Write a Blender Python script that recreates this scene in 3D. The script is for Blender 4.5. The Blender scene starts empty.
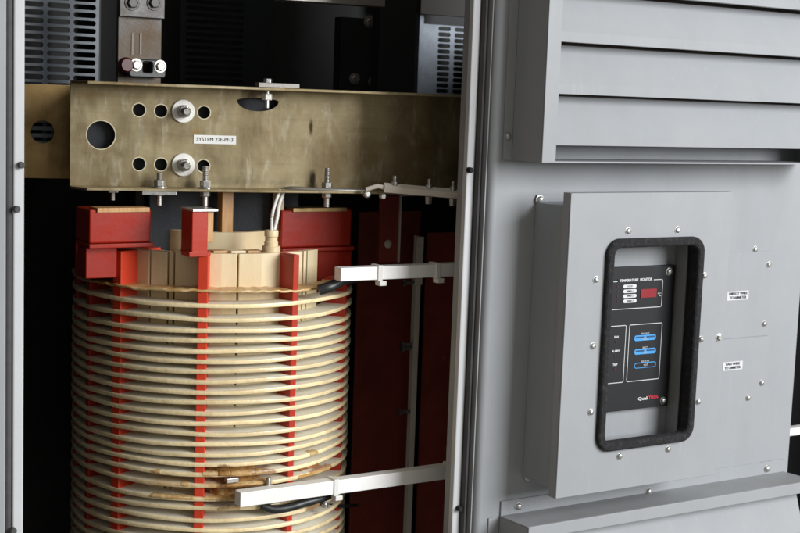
import bpy, bmesh, math, random
from mathutils import Vector, Matrix
random.seed(7)
R = math.radians
scene = bpy.context.scene
COL = scene.collection
H = 1.6                                   # eye height above the ground

# ------------------------------------------------------------------ camera
F, CX, CY = 1400.0, 400.0, 266.5
def _n(v): return v.normalized()
def _d(x, y): return _n(Vector((x - CX, y - CY, F)))
DN = _d(-17, 11700)
XA = _d(2650, 180); XA = _n(XA - DN * XA.dot(DN))
YA = XA.cross(DN)
if YA.z < 0: YA = -YA
CAM = Vector((0, 0, H))
def ray(x, y):
    v = Vector(((x - CX) / F, (y - CY) / F, 1))
    return Vector((XA.dot(v), YA.dot(v), -DN.dot(v)))
def at(x, y, Y):
    r = ray(x, y); return CAM + r * (Y / r.y)
class Frame:
    """a rotated upright frame: u to the right, v into the depth, w up"""
    def __init__(s, o, ang):
        s.o = Vector(o); s.a = ang
        s.u = Vector((math.cos(ang), math.sin(ang), 0)); s.v = Vector((-math.sin(ang), math.cos(ang), 0))
    def px(s, x, y, v=0.0):
        r = ray(x, y); t = (v - (CAM - s.o).dot(s.v)) / r.dot(s.v)
        p = CAM + r * t - s.o
        return p.dot(s.u), p.z

cd = bpy.data.cameras.new('camera'); cam = bpy.data.objects.new('camera', cd); COL.objects.link(cam)
rt = Vector((XA.x, YA.x, -DN.x)); up = -Vector((XA.y, YA.y, -DN.y)); bk = -Vector((XA.z, YA.z, -DN.z))
M = Matrix((rt, up, bk)).transposed().to_4x4(); M.translation = CAM
cam.matrix_world = M
cd.sensor_width = 36; cd.lens = F / 800 * 36; cd.clip_start = .05; cd.clip_end = 500
cd.dof.use_dof = True; cd.dof.focus_distance = 2.33; cd.dof.aperture_fstop = 9
scene.camera = cam
scene.render.resolution_x = 1024; scene.render.resolution_y = 682

# ------------------------------------------------------------------ materials
def mat(name, col, rough=.5, metal=0.0, col2=None, scale=8.0, amount=.5, bump=0.0, bscale=200.0, rvar=0.0,
        stretch=(1, 1, 1), detail=5, spec=.5, emit=None, estr=0.0, lo=.35, hi=.65, coat=0.0):
    m = bpy.data.materials.new(name); m.use_nodes = True
    nt = m.node_tree; N = nt.nodes; L = nt.links
    b = N['Principled BSDF']
    b.inputs['Base Color'].default_value = (*col, 1); b.inputs['Roughness'].default_value = rough
    b.inputs['Metallic'].default_value = metal; b.inputs['Specular IOR Level'].default_value = spec
    if coat: b.inputs['Coat Weight'].default_value = coat; b.inputs['Coat Roughness'].default_value = .2
    if emit: b.inputs['Emission Color'].default_value = (*emit, 1); b.inputs['Emission Strength'].default_value = estr
    tc = N.new('ShaderNodeTexCoord'); mp = N.new('ShaderNodeMapping'); mp.inputs['Scale'].default_value = stretch
    L.new(tc.outputs['Object'], mp.inputs['Vector'])
    n = N.new('ShaderNodeTexNoise'); n.inputs['Scale'].default_value = scale; n.inputs['Detail'].default_value = detail
    n.inputs['Roughness'].default_value = .62
    L.new(mp.outputs['Vector'], n.inputs['Vector'])
    if col2:
        r = N.new('ShaderNodeMapRange'); r.inputs['From Min'].default_value = lo; r.inputs['From Max'].default_value = hi
        r.inputs['To Max'].default_value = amount
        L.new(n.outputs['Fac'], r.inputs['Value'])
        mx = N.new('ShaderNodeMix'); mx.data_type = 'RGBA'
        mx.inputs['A'].default_value = (*col, 1); mx.inputs['B'].default_value = (*col2, 1)
        L.new(r.outputs['Result'], mx.inputs['Factor']); L.new(mx.outputs['Result'], b.inputs['Base Color'])
    if rvar:
        r = N.new('ShaderNodeMapRange'); r.inputs['From Min'].default_value = .3; r.inputs['From Max'].default_value = .7
        r.inputs['To Min'].default_value = max(.02, rough - rvar); r.inputs['To Max'].default_value = min(1, rough + rvar)
        L.new(n.outputs['Fac'], r.inputs['Value']); L.new(r.outputs['Result'], b.inputs['Roughness'])
    if bump:
        n2 = N.new('ShaderNodeTexNoise'); n2.inputs['Scale'].default_value = bscale; n2.inputs['Detail'].default_value = 3
        L.new(mp.outputs['Vector'], n2.inputs['Vector'])
        bp = N.new('ShaderNodeBump'); bp.inputs['Strength'].default_value = bump; bp.inputs['Distance'].default_value = .002
        L.new(n2.outputs['Fac'], bp.inputs['Height']); L.new(bp.outputs['Normal'], b.inputs['Normal'])
    return m

def weather(m, dust=(.46, .44, .40)):
    nt = m.node_tree; N = nt.nodes; L = nt.links; b = N['Principled BSDF']; tc = N['Texture Coordinate']
    def noise(scale, det, st=(1, 1, 1)):
        mp = N.new('ShaderNodeMapping'); mp.inputs['Scale'].default_value = st; L.new(tc.outputs['Object'], mp.inputs['Vector'])
        n = N.new('ShaderNodeTexNoise'); n.inputs['Scale'].default_value = scale; n.inputs['Detail'].default_value = det; L.new(mp.outputs['Vector'], n.inputs['Vector']); return n
    def rng(n, a, c, t):
        r = N.new('ShaderNodeMapRange'); r.inputs['From Min'].default_value = a; r.inputs['From Max'].default_value = c
        r.inputs['To Max'].default_value = t; L.new(n.outputs['Fac'], r.inputs['Value']); return r.outputs['Result']
    src = b.inputs['Base Color'].links[0].from_socket
    for n, a, c, t, col in ((noise(420, 2), .70, .84, .4, dust), (noise(150, 3), .72, .79, .35, (.18, .17, .16)), (noise(14, 6, (1, 1, .3)), .55, .8, .28, (.27, .27, .27)), (noise(40, 5, (3, 3, .25)), .62, .8, .25, (.44, .45, .46))):
        x = N.new('ShaderNodeMix'); x.data_type = 'RGBA'; L.new(rng(n, a, c, t), x.inputs['Factor']); L.new(src, x.inputs['A']); x.inputs['B'].default_value = (*col, 1); src = x.outputs['Result']
    L.new(src, b.inputs['Base Color'])
    bp_ = N.new('ShaderNodeBump'); bp_.inputs['Strength'].default_value = .25; bp_.inputs['Distance'].default_value = .006
    L.new(noise(7, 1).outputs['Fac'], bp_.inputs['Height']); old = b.inputs['Normal'].links[0].from_socket
    L.new(old, bp_.inputs['Normal']); L.new(bp_.outputs['Normal'], b.inputs['Normal']); return m
PAINT = mat('grey_paint', (.332, .347, .364), .55, 0, (.303, .319, .338), 6, .8, .05, 700, .05, spec=.22)
PAINT2 = mat('grey_paint_weathered', (.315, .325, .335), .55, 0, (.27, .275, .28), 9, .7, .05, 700, .06, spec=.25)
weather(PAINT); weather(PAINT2)
SLATE = mat('slate_paint', (.12, .145, .175), .4, 0, (.09, .105, .125), 14, .8, .05, 400, .1)
GALV = mat('galvanised_sheet', (.20, .23, .27), .4, .3, (.14, .16, .19), 40, .7)
TARN = mat('tarnished_tin_plate', (.06, .06, .063), .42, .6, (.06, .05, .04), 24, .8, .1, 200, .1)
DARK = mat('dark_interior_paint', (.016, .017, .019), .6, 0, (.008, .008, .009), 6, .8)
NAVY = mat('dark_core_steel', (.022, .027, .034), .45, .2, (.012, .014, .018), 30, .8, .1, 200, .1)
RUBBER = mat('black_foam_rubber', (.013, .013, .015), .95, 0, (.055, .055, .058), 90, .7, 1.0, 300, lo=.5, hi=.75, detail=8)
GASKET = mat('grey_rubber_seal', (.06, .058, .062), .75, 0, (.085, .08, .08), 60, .6, .1, 300)
STRIPM = mat('dull_white_strip', (.82, .77, .68), .5, 0, (.68, .62, .54), 20, .7, .1, 200)
FRAMEP = mat('white_frame_paint', (.56, .57, .585), .5, 0, (.50, .51, .52), 8, .7, .05, 600, .05, spec=.3)
VSCR = mat('brown_vent_mesh', (.17, .14, .115), .7, 0, (.12, .10, .085), 60, .8)
TAPE = mat('dull_tape', (.20, .18, .14), .6)
ZINC = mat('zinc_plated_steel', (.62, .63, .62), .34, .9, (.42, .41, .38), 90, .8, .15, 300, .1)
WASHER = mat('bright_washer_zinc', (.90, .89, .85), .45, .3, (.72, .69, .62), 60, .7, .1, 300, .1)
ALU = mat('dull_aluminium', (.48, .46, .43), .42, .75, (.36, .33, .3), 30, .7, .1, 300, .1)
RED = mat('red_insulating_board', (.45, .034, .013), .32, 0, (.36, .024, .010), 11, .8, .06, 120, .1, spec=.4, lo=.4, hi=.7)
RED2 = mat('bright_red_insulating_board', (.62, .055, .022), .42, 0, (.54, .045, .018), 14, .7, .06, 120, .1, spec=.3)
DEEPRED_SHADED = mat('deep_red_board_with_shade', (.36, .023, .010), .30, 0, (.24, .014, .007), 9, .8, .08, 90, .1, spec=.36, lo=.4, hi=.7)  # deep red board, darkened further for the shade behind the beam
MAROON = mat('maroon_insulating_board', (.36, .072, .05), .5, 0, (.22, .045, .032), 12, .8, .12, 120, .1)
CREAM = mat('cream_resin', (.82, .70, .46), .42, 0, (.70, .50, .26), 18, .7, .15, 160, .1, (1, 1, .35))
def vary(m, lo=.88, hi=1.06):
    nt = m.node_tree; N = nt.nodes; L = nt.links; b = N['Principled BSDF']; src = b.inputs['Base Color'].links[0].from_socket
    oi = N.new('ShaderNodeObjectInfo'); r = N.new('ShaderNodeMapRange'); r.inputs['To Min'].default_value = lo; r.inputs['To Max'].default_value = hi
    L.new(oi.outputs['Random'], r.inputs['Value']); h = N.new('ShaderNodeHueSaturation'); L.new(r.outputs['Result'], h.inputs['Value']); L.new(src, h.inputs['Color'])
    L.new(h.outputs['Color'], b.inputs['Base Color']); return m
DISCF = mat('grey_beige_disc_face', (.83, .80, .70), .5, 0, (.72, .65, .50), 24, .7, .15, 200)
RINGM = mat('cream_winding_tape', (.93, .77, .46), .30, 0, (.70, .52, .28), 34, .9, .35, 150, .12, lo=.45, hi=.75)
vary(RINGM); vary(CREAM, .88, 1.04)
AMBER = mat('amber_varnish', (.50, .27, .07), .35, 0, (.68, .52, .28), 34, .9, .3, 120, .1)
BROWNV = mat('burnt_varnish', (.22, .09, .025), .35, 0, (.48, .28, .09), 60, .9, .5, 120, .15)
TIMBER = mat('varnished_timber', (.46, .23, .075), .4, 0, (.62, .38, .16), 30, .8, .1, 120, .1, (6, 6, .6))
WHITE = mat('white_fibreglass', (.88, .88, .87), .45, 0, (.78, .77, .74), 24, .6, .08, 300, .08)
NYLON = mat('white_nylon', (.72, .71, .68), .5)
BLACK = mat('black_cable_sheath', (.012, .014, .015), .4, 0, (.03, .032, .032), 60, .6, .1, 160)
PANELK = mat('black_faceplate', (.010, .0105, .013), .55, 0, (.014, .015, .017), 80, .5, spec=.3)
INKW = mat('white_print', (.62, .63, .64), .6)
INKK = mat('black_print', (.05, .05, .055), .7)
INKR = mat('red_print', (.55, .02, .05), .6)
INKB = mat('blue_print', (.05, .30, .66), .5)
INKD = mat('dark_blue_print', (.008, .05, .14), .5)
DISP = mat('red_display_glass', (.20, .008, .014), .35, emit=(1, .02, .03), estr=.06)
LED = mat('dim_red_lamp', (.08, .006, .006), .35)
PAPER = mat('white_label', (.82, .82, .79), .6)
PALE = mat('pale_label', (.60, .61, .64), .6)
COPPER = mat('tinned_busbar', (.045, .043, .041), .48, .6, (.075, .046, .02), 12, .9, .1, 200, .12)
CONC = mat('concrete', (.27, .25, .22), .9, 0, (.21, .195, .17), 3, .8, .2, 60)

def chromate(name, base, dark, pale, spots=()):
    m = bpy.data.materials.new(name); m.use_nodes = True
    nt = m.node_tree; N = nt.nodes; L = nt.links; b = N['Principled BSDF']
    b.inputs['Metallic'].default_value = .68
    tc = N.new('ShaderNodeTexCoord')
    def noise(scale, st, det=6):
        mp = N.new('ShaderNodeMapping'); mp.inputs['Scale'].default_value = st
        L.new(tc.outputs['Object'], mp.inputs['Vector'])
        n = N.new('ShaderNodeTexNoise'); n.inputs['Scale'].default_value = scale; n.inputs['Detail'].default_value = det
        n.inputs['Roughness'].default_value = .65; n.inputs['Distortion'].default_value = .4
        L.new(mp.outputs['Vector'], n.inputs['Vector']); return n
    def rng(n, a, c, t):
        r = N.new('ShaderNodeMapRange'); r.inputs['From Min'].default_value = a; r.inputs['From Max'].default_value = c
        r.inputs['To Max'].default_value = t; L.new(n.outputs['Fac'], r.inputs['Value']); return r.outputs['Result']
    def mix(fac, a, bcol):
        x = N.new('ShaderNodeMix'); x.data_type = 'RGBA'; L.new(fac, x.inputs['Factor'])
        if isinstance(a, tuple): x.inputs['A'].default_value = (*a, 1)
        else: L.new(a, x.inputs['A'])
        x.inputs['B'].default_value = (*bcol, 1); return x.outputs['Result']
    c = mix(rng(noise(5, (1, 1, 1.4)), .38, .62, .9), base, dark)
    c = mix(rng(noise(30, (1.6, 1, .45)), .55, .78, .5), c, pale)         # vertical run marks
    c = mix(rng(noise(60, (1, 1, 1), 8), .62, .74, .55), c, (.30, .17, .05))  # brown specks
    c = mix(rng(noise(80, (.06, 1, 2.6)), .52, .74, .35), c, dark)           # rolling lines
    c = mix(rng(noise(9, (1, 1, .8), 9), .54, .68, .55), c, (.17, .105, .04))   # brown-gold staining
    for (su, sw, ru, rw, amt, scol) in spots:
        vm = N.new('ShaderNodeVectorMath'); vm.operation = 'SUBTRACT'; L.new(tc.outputs['Object'], vm.inputs[0]); vm.inputs[1].default_value = (su, 0, sw)
        v2 = N.new('ShaderNodeVectorMath'); v2.operation = 'MULTIPLY'; L.new(vm.outputs[0], v2.inputs[0]); v2.inputs[1].default_value = (1 / ru, 0, 1 / rw)
        v3 = N.new('ShaderNodeVectorMath'); v3.operation = 'LENGTH'; L.new(v2.outputs[0], v3.inputs[0])
        ad = N.new('ShaderNodeMath'); ad.operation = 'MULTIPLY_ADD'; L.new(noise(50, (1, 1, 1)).outputs['Fac'], ad.inputs[0]); ad.inputs[1].default_value = .9; L.new(v3.outputs['Value'], ad.inputs[2])
        rr = N.new('ShaderNodeMapRange'); rr.interpolation_type = 'SMOOTHSTEP'; rr.inputs['From Min'].default_value = 1.5; rr.inputs['From Max'].default_value = .7
        rr.inputs['To Max'].default_value = amt; L.new(ad.outputs[0], rr.inputs['Value'])
        c = mix(rr.outputs['Result'], c, scol)
    L.new(c, b.inputs['Base Color'])
    r = N.new('ShaderNodeMapRange'); n = noise(18, (1.4, 1, .5), 8); L.new(n.outputs['Fac'], r.inputs['Value'])
    r.inputs['From Min'].default_value = .3; r.inputs['From Max'].default_value = .7
    r.inputs['To Min'].default_value = .27; r.inputs['To Max'].default_value = .58
    L.new(r.outputs['Result'], b.inputs['Roughness'])
    return m
CHROM = chromate('yellow_chromate_steel', (.46, .39, .245), (.27, .20, .095), (.66, .62, .50))
CHROM2 = chromate('brassy_chromate_steel', (.46, .32, .14), (.30, .19, .07), (.58, .44, .24))

# ------------------------------------------------------------------ mesh helpers
class MB:
    def __init__(s): s.bm = bmesh.new()
    def box(s, x0, x1, y0, y1, z0, z1):
        v = [s.bm.verts.new(c) for c in ((x0, y0, z0), (x1, y0, z0), (x1, y1, z0), (x0, y1, z0),
                                         (x0, y0, z1), (x1, y0, z1), (x1, y1, z1), (x0, y1, z1))]
        for f in ((0, 3, 2, 1), (4, 5, 6, 7), (0, 1, 5, 4), (1, 2, 6, 5), (2, 3, 7, 6), (3, 0, 4, 7)):
            s.bm.faces.new([v[i] for i in f])
        return s
    def hull(s, a, b):
        """prism between two polygons of the same count"""
        va = [s.bm.verts.new(p) for p in a]; vb = [s.bm.verts.new(p) for p in b]; n = len(a)
        s.bm.faces.new(va[::-1]); s.bm.faces.new(vb)
        for i in range(n): s.bm.faces.new((va[i], va[(i + 1) % n], vb[(i + 1) % n], vb[i]))
        return s
    def prof(s, pts, x0, x1):
        """profile of (y,z) points extruded along x"""
        return s.hull([(x0, y, z) for y, z in pts], [(x1, y, z) for y, z in pts])
    def lathe(s, prof, o=(0, 0, 0), axis='z', n=24, a0=0, ph=0):
        """profile of (radius, height) revolved"""
        o = Vector(o); rings = []
        for r, h in prof:
            ring = []
            for i in range(n):
                a = ph + 2 * math.pi * i / n; c, d = math.cos(a) * r, math.sin(a) * r
                p = {'z': (c, d, h), 'y': (c, -h, d), 'x': (h, c, d)}[axis]
                ring.append(s.bm.verts.new(o + Vector(p)))
            rings.append(ring)
        for A, B in zip(rings, rings[1:]):
            for i in range(n): s.bm.faces.new((A[i], A[(i + 1) % n], B[(i + 1) % n], B[i]))
        s.bm.faces.new(rings[0][::-1]); s.bm.faces.new(rings[-1]); return s
    def tube(s, pts, r, n=10):
        pts = [Vector(p) for p in pts]; rings = []
        for i, p in enumerate(pts):
            t = (pts[min(i + 1, len(pts) - 1)] - pts[max(i - 1, 0)]).normalized()
            a = t.cross(Vector((.13, .2, 1))).normalized(); b = t.cross(a)
            rr = r[i] if isinstance(r, (list, tuple)) else r
            rings.append([s.bm.verts.new(p + (a * math.cos(2 * math.pi * k / n) + b * math.sin(2 * math.pi * k / n)) * rr) for k in range(n)])
        for A, B in zip(rings, rings[1:]):
            for i in range(n): s.bm.faces.new((A[i], A[(i + 1) % n], B[(i + 1) % n], B[i]))
        s.bm.faces.new(rings[0][::-1]); s.bm.faces.new(rings[-1]); return s
    def build(s, name, m, parent=None, bevel=0, smooth=False, seg=2):
        bmesh.ops.recalc_face_normals(s.bm, faces=s.bm.faces)
        me = bpy.data.meshes.new(name); s.bm.to_mesh(me); s.bm.free()
        return link(name, me, m, parent, bevel, smooth, seg)
def link(name, me, m, parent=None, bevel=0, smooth=False, seg=2):
    if m is not None and not me.materials: me.materials.append(m)
    o = bpy.data.objects.new(name, me); COL.objects.link(o)
    if parent: o.parent = parent
    if smooth:
        for p in me.polygons: p.use_smooth = True
        me.set_sharp_from_angle(angle=R(38))
    if bevel:
        b = o.modifiers.new('edge', 'BEVEL'); b.width = bevel; b.segments = seg; b.limit_method = 'ANGLE'; b.angle_limit = R(35)
        b.harden_normals = False
    return o
def spline_pts(pts, n=8):
    P = [Vector(p) for p in pts]; P = [P[0] * 2 - P[1]] + P + [P[-1] * 2 - P[-2]]; out = []
    for i in range(1, len(P) - 2):
        for k in range(n):
            t = k / n; a, b, c, d = P[i - 1:i + 3]
            out.append(.5 * ((2 * b) + (c - a) * t + (2 * a - 5 * b + 4 * c - d) * t * t + (3 * b - a - 3 * c + d) * t ** 3))
    out.append(P[-2]); return out
def circle(x, z, r, n=28): return [(x + r * math.cos(2 * math.pi * i / n), z + r * math.sin(2 * math.pi * i / n)) for i in range(n)]
def rrect(x0, x1, z0, z1, r, n=6):
    out = []
    for cx, cz, a in ((x1 - r, z1 - r, 0), (x0 + r, z1 - r, 90), (x0 + r, z0 + r, 180), (x1 - r, z0 + r, 270)):
        for i in range(n + 1):
            t = R(a + 90 * i / n); out.append((cx + r * math.cos(t), cz + r * math.sin(t)))
    return out
def plate(name, loops, y0, y1, m, parent=None, bev=0):
    """flat plate in the xz plane with holes, from depth y0 (front) to y1"""
    cu = bpy.data.curves.new(name, 'CURVE'); cu.dimensions = '2D'; cu.fill_mode = 'BOTH'
    cu.extrude = max(1e-5, (y1 - y0) / 2 - bev); cu.bevel_depth = bev; cu.bevel_resolution = 1; cu.offset = -bev
    for lp in loops:
        sp = cu.splines.new('POLY'); sp.points.add(len(lp) - 1); sp.use_cyclic_u = True
        for p, (x, z) in zip(sp.points, lp): p.co = (x, z, 0, 1)
    me = curve_mesh(cu, name); ym = (y0 + y1) / 2
    for v in me.vertices: v.co = (v.co.x, -v.co.z + ym, v.co.y)
    return link(name, me, m, parent)
def curve_mesh(cu, name):
    t = bpy.data.objects.new('tmp', cu); COL.objects.link(t)
    bpy.context.view_layer.update()
    me = bpy.data.meshes.new_from_object(t.evaluated_get(bpy.context.evaluated_depsgraph_get())); me.name = name
    bpy.data.objects.remove(t); me.materials.clear(); return me
def text(s, x, z, y, size, m, parent, name='lettering', wide=None, align='CENTER', shear=0, bold=0):
    cu = bpy.data.curves.new(name, 'FONT'); cu.body = s; cu.size = size; cu.align_x = align; cu.align_y = 'CENTER'
    cu.extrude = .0002; cu.shear = shear; cu.offset = bold
    me = curve_mesh(cu, name)
    xs = [v.co.x for v in me.vertices]; w = max(xs) - min(xs); k = wide / w if wide else 1
    for v in me.vertices: v.co = (v.co.x * k + x, y - v.co.z, v.co.y + z)
    return link(name, me, m, parent)
def thing(name, label, cat, loc=(0, 0, 0), rz=0, group=None):
    o = bpy.data.objects.new(name, None); COL.objects.link(o); o.empty_display_size = .05
    o.location = loc; o.rotation_euler = (0, 0, rz); return tag(o, label, cat, group)
def tag(o, label, cat, group=None):
    o['label'] = label; o['category'] = cat
    if group: o['group'] = group
    return o
SCREWS = {}
def screw(parent, x, z, y, r=.006, m=None, name='screw', kind='pan', ph=0.0):
    """fastener head on a front face lying at depth y"""
    key = (kind, m.name if m else '')
    if key not in SCREWS:
        b = MB()
        if kind == 'pan':
            b.lathe([(1.25, 0), (1.25, .12), (1, .13), (1.0, .35), (.86, .62), (.5, .8), (.2, .84)], axis='y', n=20)
            b.box(-.62, .62, -.90, -.8, -.08, .08)
        elif kind == 'hex':
            b.lathe([(1.55, 0), (1.55, .18), (1.5, .2)], axis='y', n=24)
            b.lathe([(1.05, .19), (1.08, .24), (1.08, .74), (.9, .84)], axis='y', n=6, ph=.3)
        me_o = b.build(name, m or ZINC, None, 0, kind == 'pan'); SCREWS[key] = me_o.data
        bpy.data.objects.remove(me_o)
    o = bpy.data.objects.new(name, SCREWS[key]); COL.objects.link(o); o.parent = parent
    o.location = (x, y, z); o.scale = (r, r, r); o.rotation_euler = (0, random.uniform(0, 3) if kind == 'pan' else ph, 0)
    return o

# ================================================================== setting
YD = 1.90                     # depth of the door's front sheet
g = MB().box(-60, 60, -60, 60, -.2, 0).build('ground', CONC); g['kind'] = 'structure'

# ================================================================== cabinet
YB = 2.74
YF = YD + .028                # front of the fixed frame
xl0, xl1 = at(13.4, 266, YF).x, at(24.2, 266, YF).x
xr0, xr1 = at(462.8, 266, YF).x, at(470.6, 266, YF).x
cab = thing('transformer_cabinet', 'grey steel transformer enclosure with an open front bay and dark slotted back panels', 'cabinet', (0, YF, 0))
def C(b, name, m, **k): return b.build(name, m, cab, **k)
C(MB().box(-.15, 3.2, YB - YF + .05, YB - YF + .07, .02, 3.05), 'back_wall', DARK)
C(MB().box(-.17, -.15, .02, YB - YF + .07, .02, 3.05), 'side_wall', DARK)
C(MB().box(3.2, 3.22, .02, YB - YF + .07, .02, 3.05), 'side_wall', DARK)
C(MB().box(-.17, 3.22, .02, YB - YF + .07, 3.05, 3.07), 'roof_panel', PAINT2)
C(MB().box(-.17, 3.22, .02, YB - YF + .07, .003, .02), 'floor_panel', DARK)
C(MB().box(-.17, 3.22, 0, .02, 2.95, 3.07), 'front_rail', PAINT)
C(MB().box(-.17, 3.22, 0, .02, .003, .14), 'front_rail', PAINT)
C(MB().box(xl0, xl1, 0, .012, .14, 2.95), 'frame_lip', FRAMEP, bevel=.002)
C(MB().box(xl0 - .0095, xl0 - .0005, .002, .03, .14, 2.95), 'rubber_seal', GASKET, bevel=.003)
C(MB().box(-.17, xl0 - .0098, 0, .05, .14, 2.95), 'frame_post', PAINT, bevel=.003)
C(MB().box(xr0, xr1, 0, .012, .14, 2.95), 'frame_lip', FRAMEP, bevel=.002)
C(MB().box(xr1 - .001, xr1 + .07, .0135, .05, .14, 2.95), 'frame_post', PAINT2, bevel=.003)
xg1 = at(477.4, 266, YF - .012).x
C(MB().box(xr1 + .0005, xg1, -.012, .012, .14, 2.95), 'rubber_seal', GASKET, bevel=.003)
for (x, y, mm) in ((467, 170, 0), (456.5, 508, 0)):
    p = at(x, y, YF)
    C(MB().lathe([(.0048, 0), (.0048, .008), (.004, .010)], (p.x + .003, 0, p.z), 'y', 16), 'bumper', RUBBER, smooth=True)
for (x, y) in ((20.5, 165), (16, 209), (12.5, 530)):
    p = at(x, y, YF)
    C(MB().lathe([(.0048, 0), (.0048, .006), (.004, .008)], (p.x, 0, p.z), 'y', 16), 'bumper', GASKET, smooth=True)
C(MB().box(1.96, 1.98, .06, YB - YF + .05, .02, 1.74), 'added_light_blocker', DARK)  # added wall, keeps key light right of the door out of the bay
# slotted vent panels on the back
def vent(name, x0, x1, z0, z1, y, sw, pw, sh, ph_, m, rows_off=0, xs=0):
    loops = [[(x0, z0), (x1, z0), (x1, z1), (x0, z1)]]
    z = z1 - ph_ + rows_off
    while z > z0 + sh:
        x = x0 + xs % pw + .0005
        while x + sw < x1 - .002:
            loops.append(rrect(x, x + sw, z - sh / 2, z + sh / 2, sh * .48, 4)); x += pw
        z -= ph_
    return plate(name, loops, y - YF, y - YF + .003, m, cab, 0)
YV = YB - .02
YL = 2.5
pw = at(70, 40, YL).x - at(43.5, 40, YL).x; rh = (at(60, 20, YL).z - at(60, 60, YL).z) / 5
a, b_ = at(20, 170, YL), at(99.5, -14, YL)
vent('vent_panel', a.x - .06, b_.x, a.z, b_.z + .06, YL, pw * .86, pw, rh * .66, rh, SLATE, 0, at(46.8, 40, YL).x - (a.x - .06))
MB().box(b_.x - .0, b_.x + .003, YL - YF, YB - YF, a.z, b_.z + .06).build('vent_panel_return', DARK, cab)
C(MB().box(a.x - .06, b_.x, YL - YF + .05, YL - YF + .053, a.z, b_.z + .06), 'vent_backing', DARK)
rh *= YV / YL
x0 = at(421.5, 50, YV).x; x1_ = x0 + .62
vent('vent_panel', x0, x1_, at(440, 96, YV).z, at(440, 25, YV).z, YV, .034, .045, rh * .62, rh * .83, GALV, rh * .3, at(437.5, 50, YV).x - x0)
xm = at(180, 50, YV).x
vent('vent_panel', xm, xm + .2, 1.56, 1.95, YV, .13, .17, rh * .5, rh * .86, NAVY, 0, .012)
p0 = at(416.5, 50, YV - .01); p1 = at(420.5, 50, YV - .01)
C(MB().box(p0.x, p1.x, YV - .02 - YF, YV - YF, at(418, 96, YV).z, at(418, 12, YV).z), 'panel_flange', GALV)
p0 = at(416, 14, YV - .03); p1 = at(474, -30, YV - .03)
C(MB().box(p0.x, p1.x, YV - .05 - YF, YV - .03 - YF, p0.z, p1.z), 'cross_rail', mat('brown_primer', (.045, .038, .032), .6))

# ================================================================== door
def U(x, y, Y=YD): p = at(x, y, Y); return p.x, p.z
XD0 = at(486.6, 266, YD).x; XD1 = at(798, 350, YD).x
door = thing('cabinet_door', 'light grey sheet steel door right of the open bay, carrying louvers and the meter box', 'door', (XD0, YD, .14))
DZ = .14
def Dx(x): return x - XD0
prof_pts = []
for i in range(7):                                           # rounded left corner of the folded sheet
    t = R(180 - 90 * i / 6 + 0); prof_pts.append((XD0 + .012 + .012 * math.cos(t), YD + .012 - .012 * math.sin(t)))
prof_pts += [(XD1 - .006, YD), (XD1, YD + .006), (XD1, YD + .045), (XD1 - .003, YD + .045), (XD1 - .003, YD + .008), (XD1 - .008, YD + .003)]
for i in range(7):
    t = R(90 + 90 * i / 6); prof_pts.append((XD0 + .012 + .009 * math.cos(t), YD + .012 - .009 * math.sin(t)))
prof_pts += [(XD0 + .003, YD + .026), (XD0, YD + .026)]
b = MB(); b.hull([(x - XD0, y - YD, 0) for x, y in prof_pts], [(x - XD0, y - YD, 2.8) for x, y in prof_pts])
b.build('door_sheet', PAINT, door, smooth=True)
# hook shaped light edge between the seal and the door
MB().box(-.0042, -.0022, .008, .03, 0, 2.8).build('door_edge_strip', PAINT2, door)

def solve_depth(x, y, X):     # depth at which the ray of a pixel reaches the plane x = X
    r = ray(x, y); return r.y * X / r.x

# ---------- louvre hoods
def hood(name, label, X0, X1, zt, zb, yf, lips, lipz, wstile, screws, tray, toplate, sidem):
    """origin at left back corner on the door sheet; yf = front depth (negative)"""
    t = thing(name, label, 'louver', (X0, YD, zb), 0, 'louver hoods on the door')
    w = X1 - X0; hh = zt - zb
    fl = .018
    if not toplate:
        MB().box(-fl, -.0005, -.0035, -.0005, 0, hh).build('mounting_flange', PAINT, t, .0005)
    for x in (0, w - .003):
        if x == 0 or not toplate: MB().box(x, x + .003, yf, -.0008, 0 if not toplate else hh - .3, hh).build('side_plate', sidem, t)
    for x in (.003, w - wstile - .003):
        if not toplate: MB().box(x - .003, x + wstile, yf - .003, yf, 0, hh).build('stile', PAINT, t, .0008)
    xa, xb = .003 + wstile, w - wstile - .003
    MB().box(xa, xb, -.003, -.0008, lips[-1] - zb + .004, hh).build('vent_screen', VSCR, t)
    for z in lips:
        z = z - zb; d = abs(yf)
        top = z + (lips[0] - lips[1]) * .98
        pts = [(yf + .0005, z), (yf + .0005, z + lipz), (yf + d * .40, top), (yf + d * .40 + .0015, top),
               (yf + .0025, z + lipz - .0008), (yf + .0025, z + .0015), (yf + .014, z + .0015), (yf + .014, z)]
        MB().prof(pts, xa, xb).build('slat', PAINT, t, .0006)
    if tray: MB().box(.003, w - .003, yf, -.001, 0, .0025).build('bottom_tray', PAINT, t)
    return t
Xh = at(514.3, 80, YD).x; Yh = solve_depth(544.8, 80, Xh)
Xh1 = at(797, 160, YD).x
zb = at(541, 162.8, Yh).z
lz = [at(557, y, Yh).z for y in (-64, -12, 41.3, 93.8, 145.4)]
ws = at(556.5, 90, Yh).x - Xh
up_h = hood('louver_hood', 'upper grey louver hood with wide sloping slats above the meter box', Xh, Xh1, lz[0] + .1, zb, Yh - YD, lz, .0165, ws, [], True, False, PAINT)
p = at(506.7, 136.3, YD); screw(up_h, p.x - Xh, p.z - zb, -.0035, .0056)
print('hood', Xh, Yh, zb, lz)

# lower hood: only its top comes into the picture
p_bl = at(499, 515.5, YD); Xl = p_bl.x; zl = p_bl.z
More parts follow.
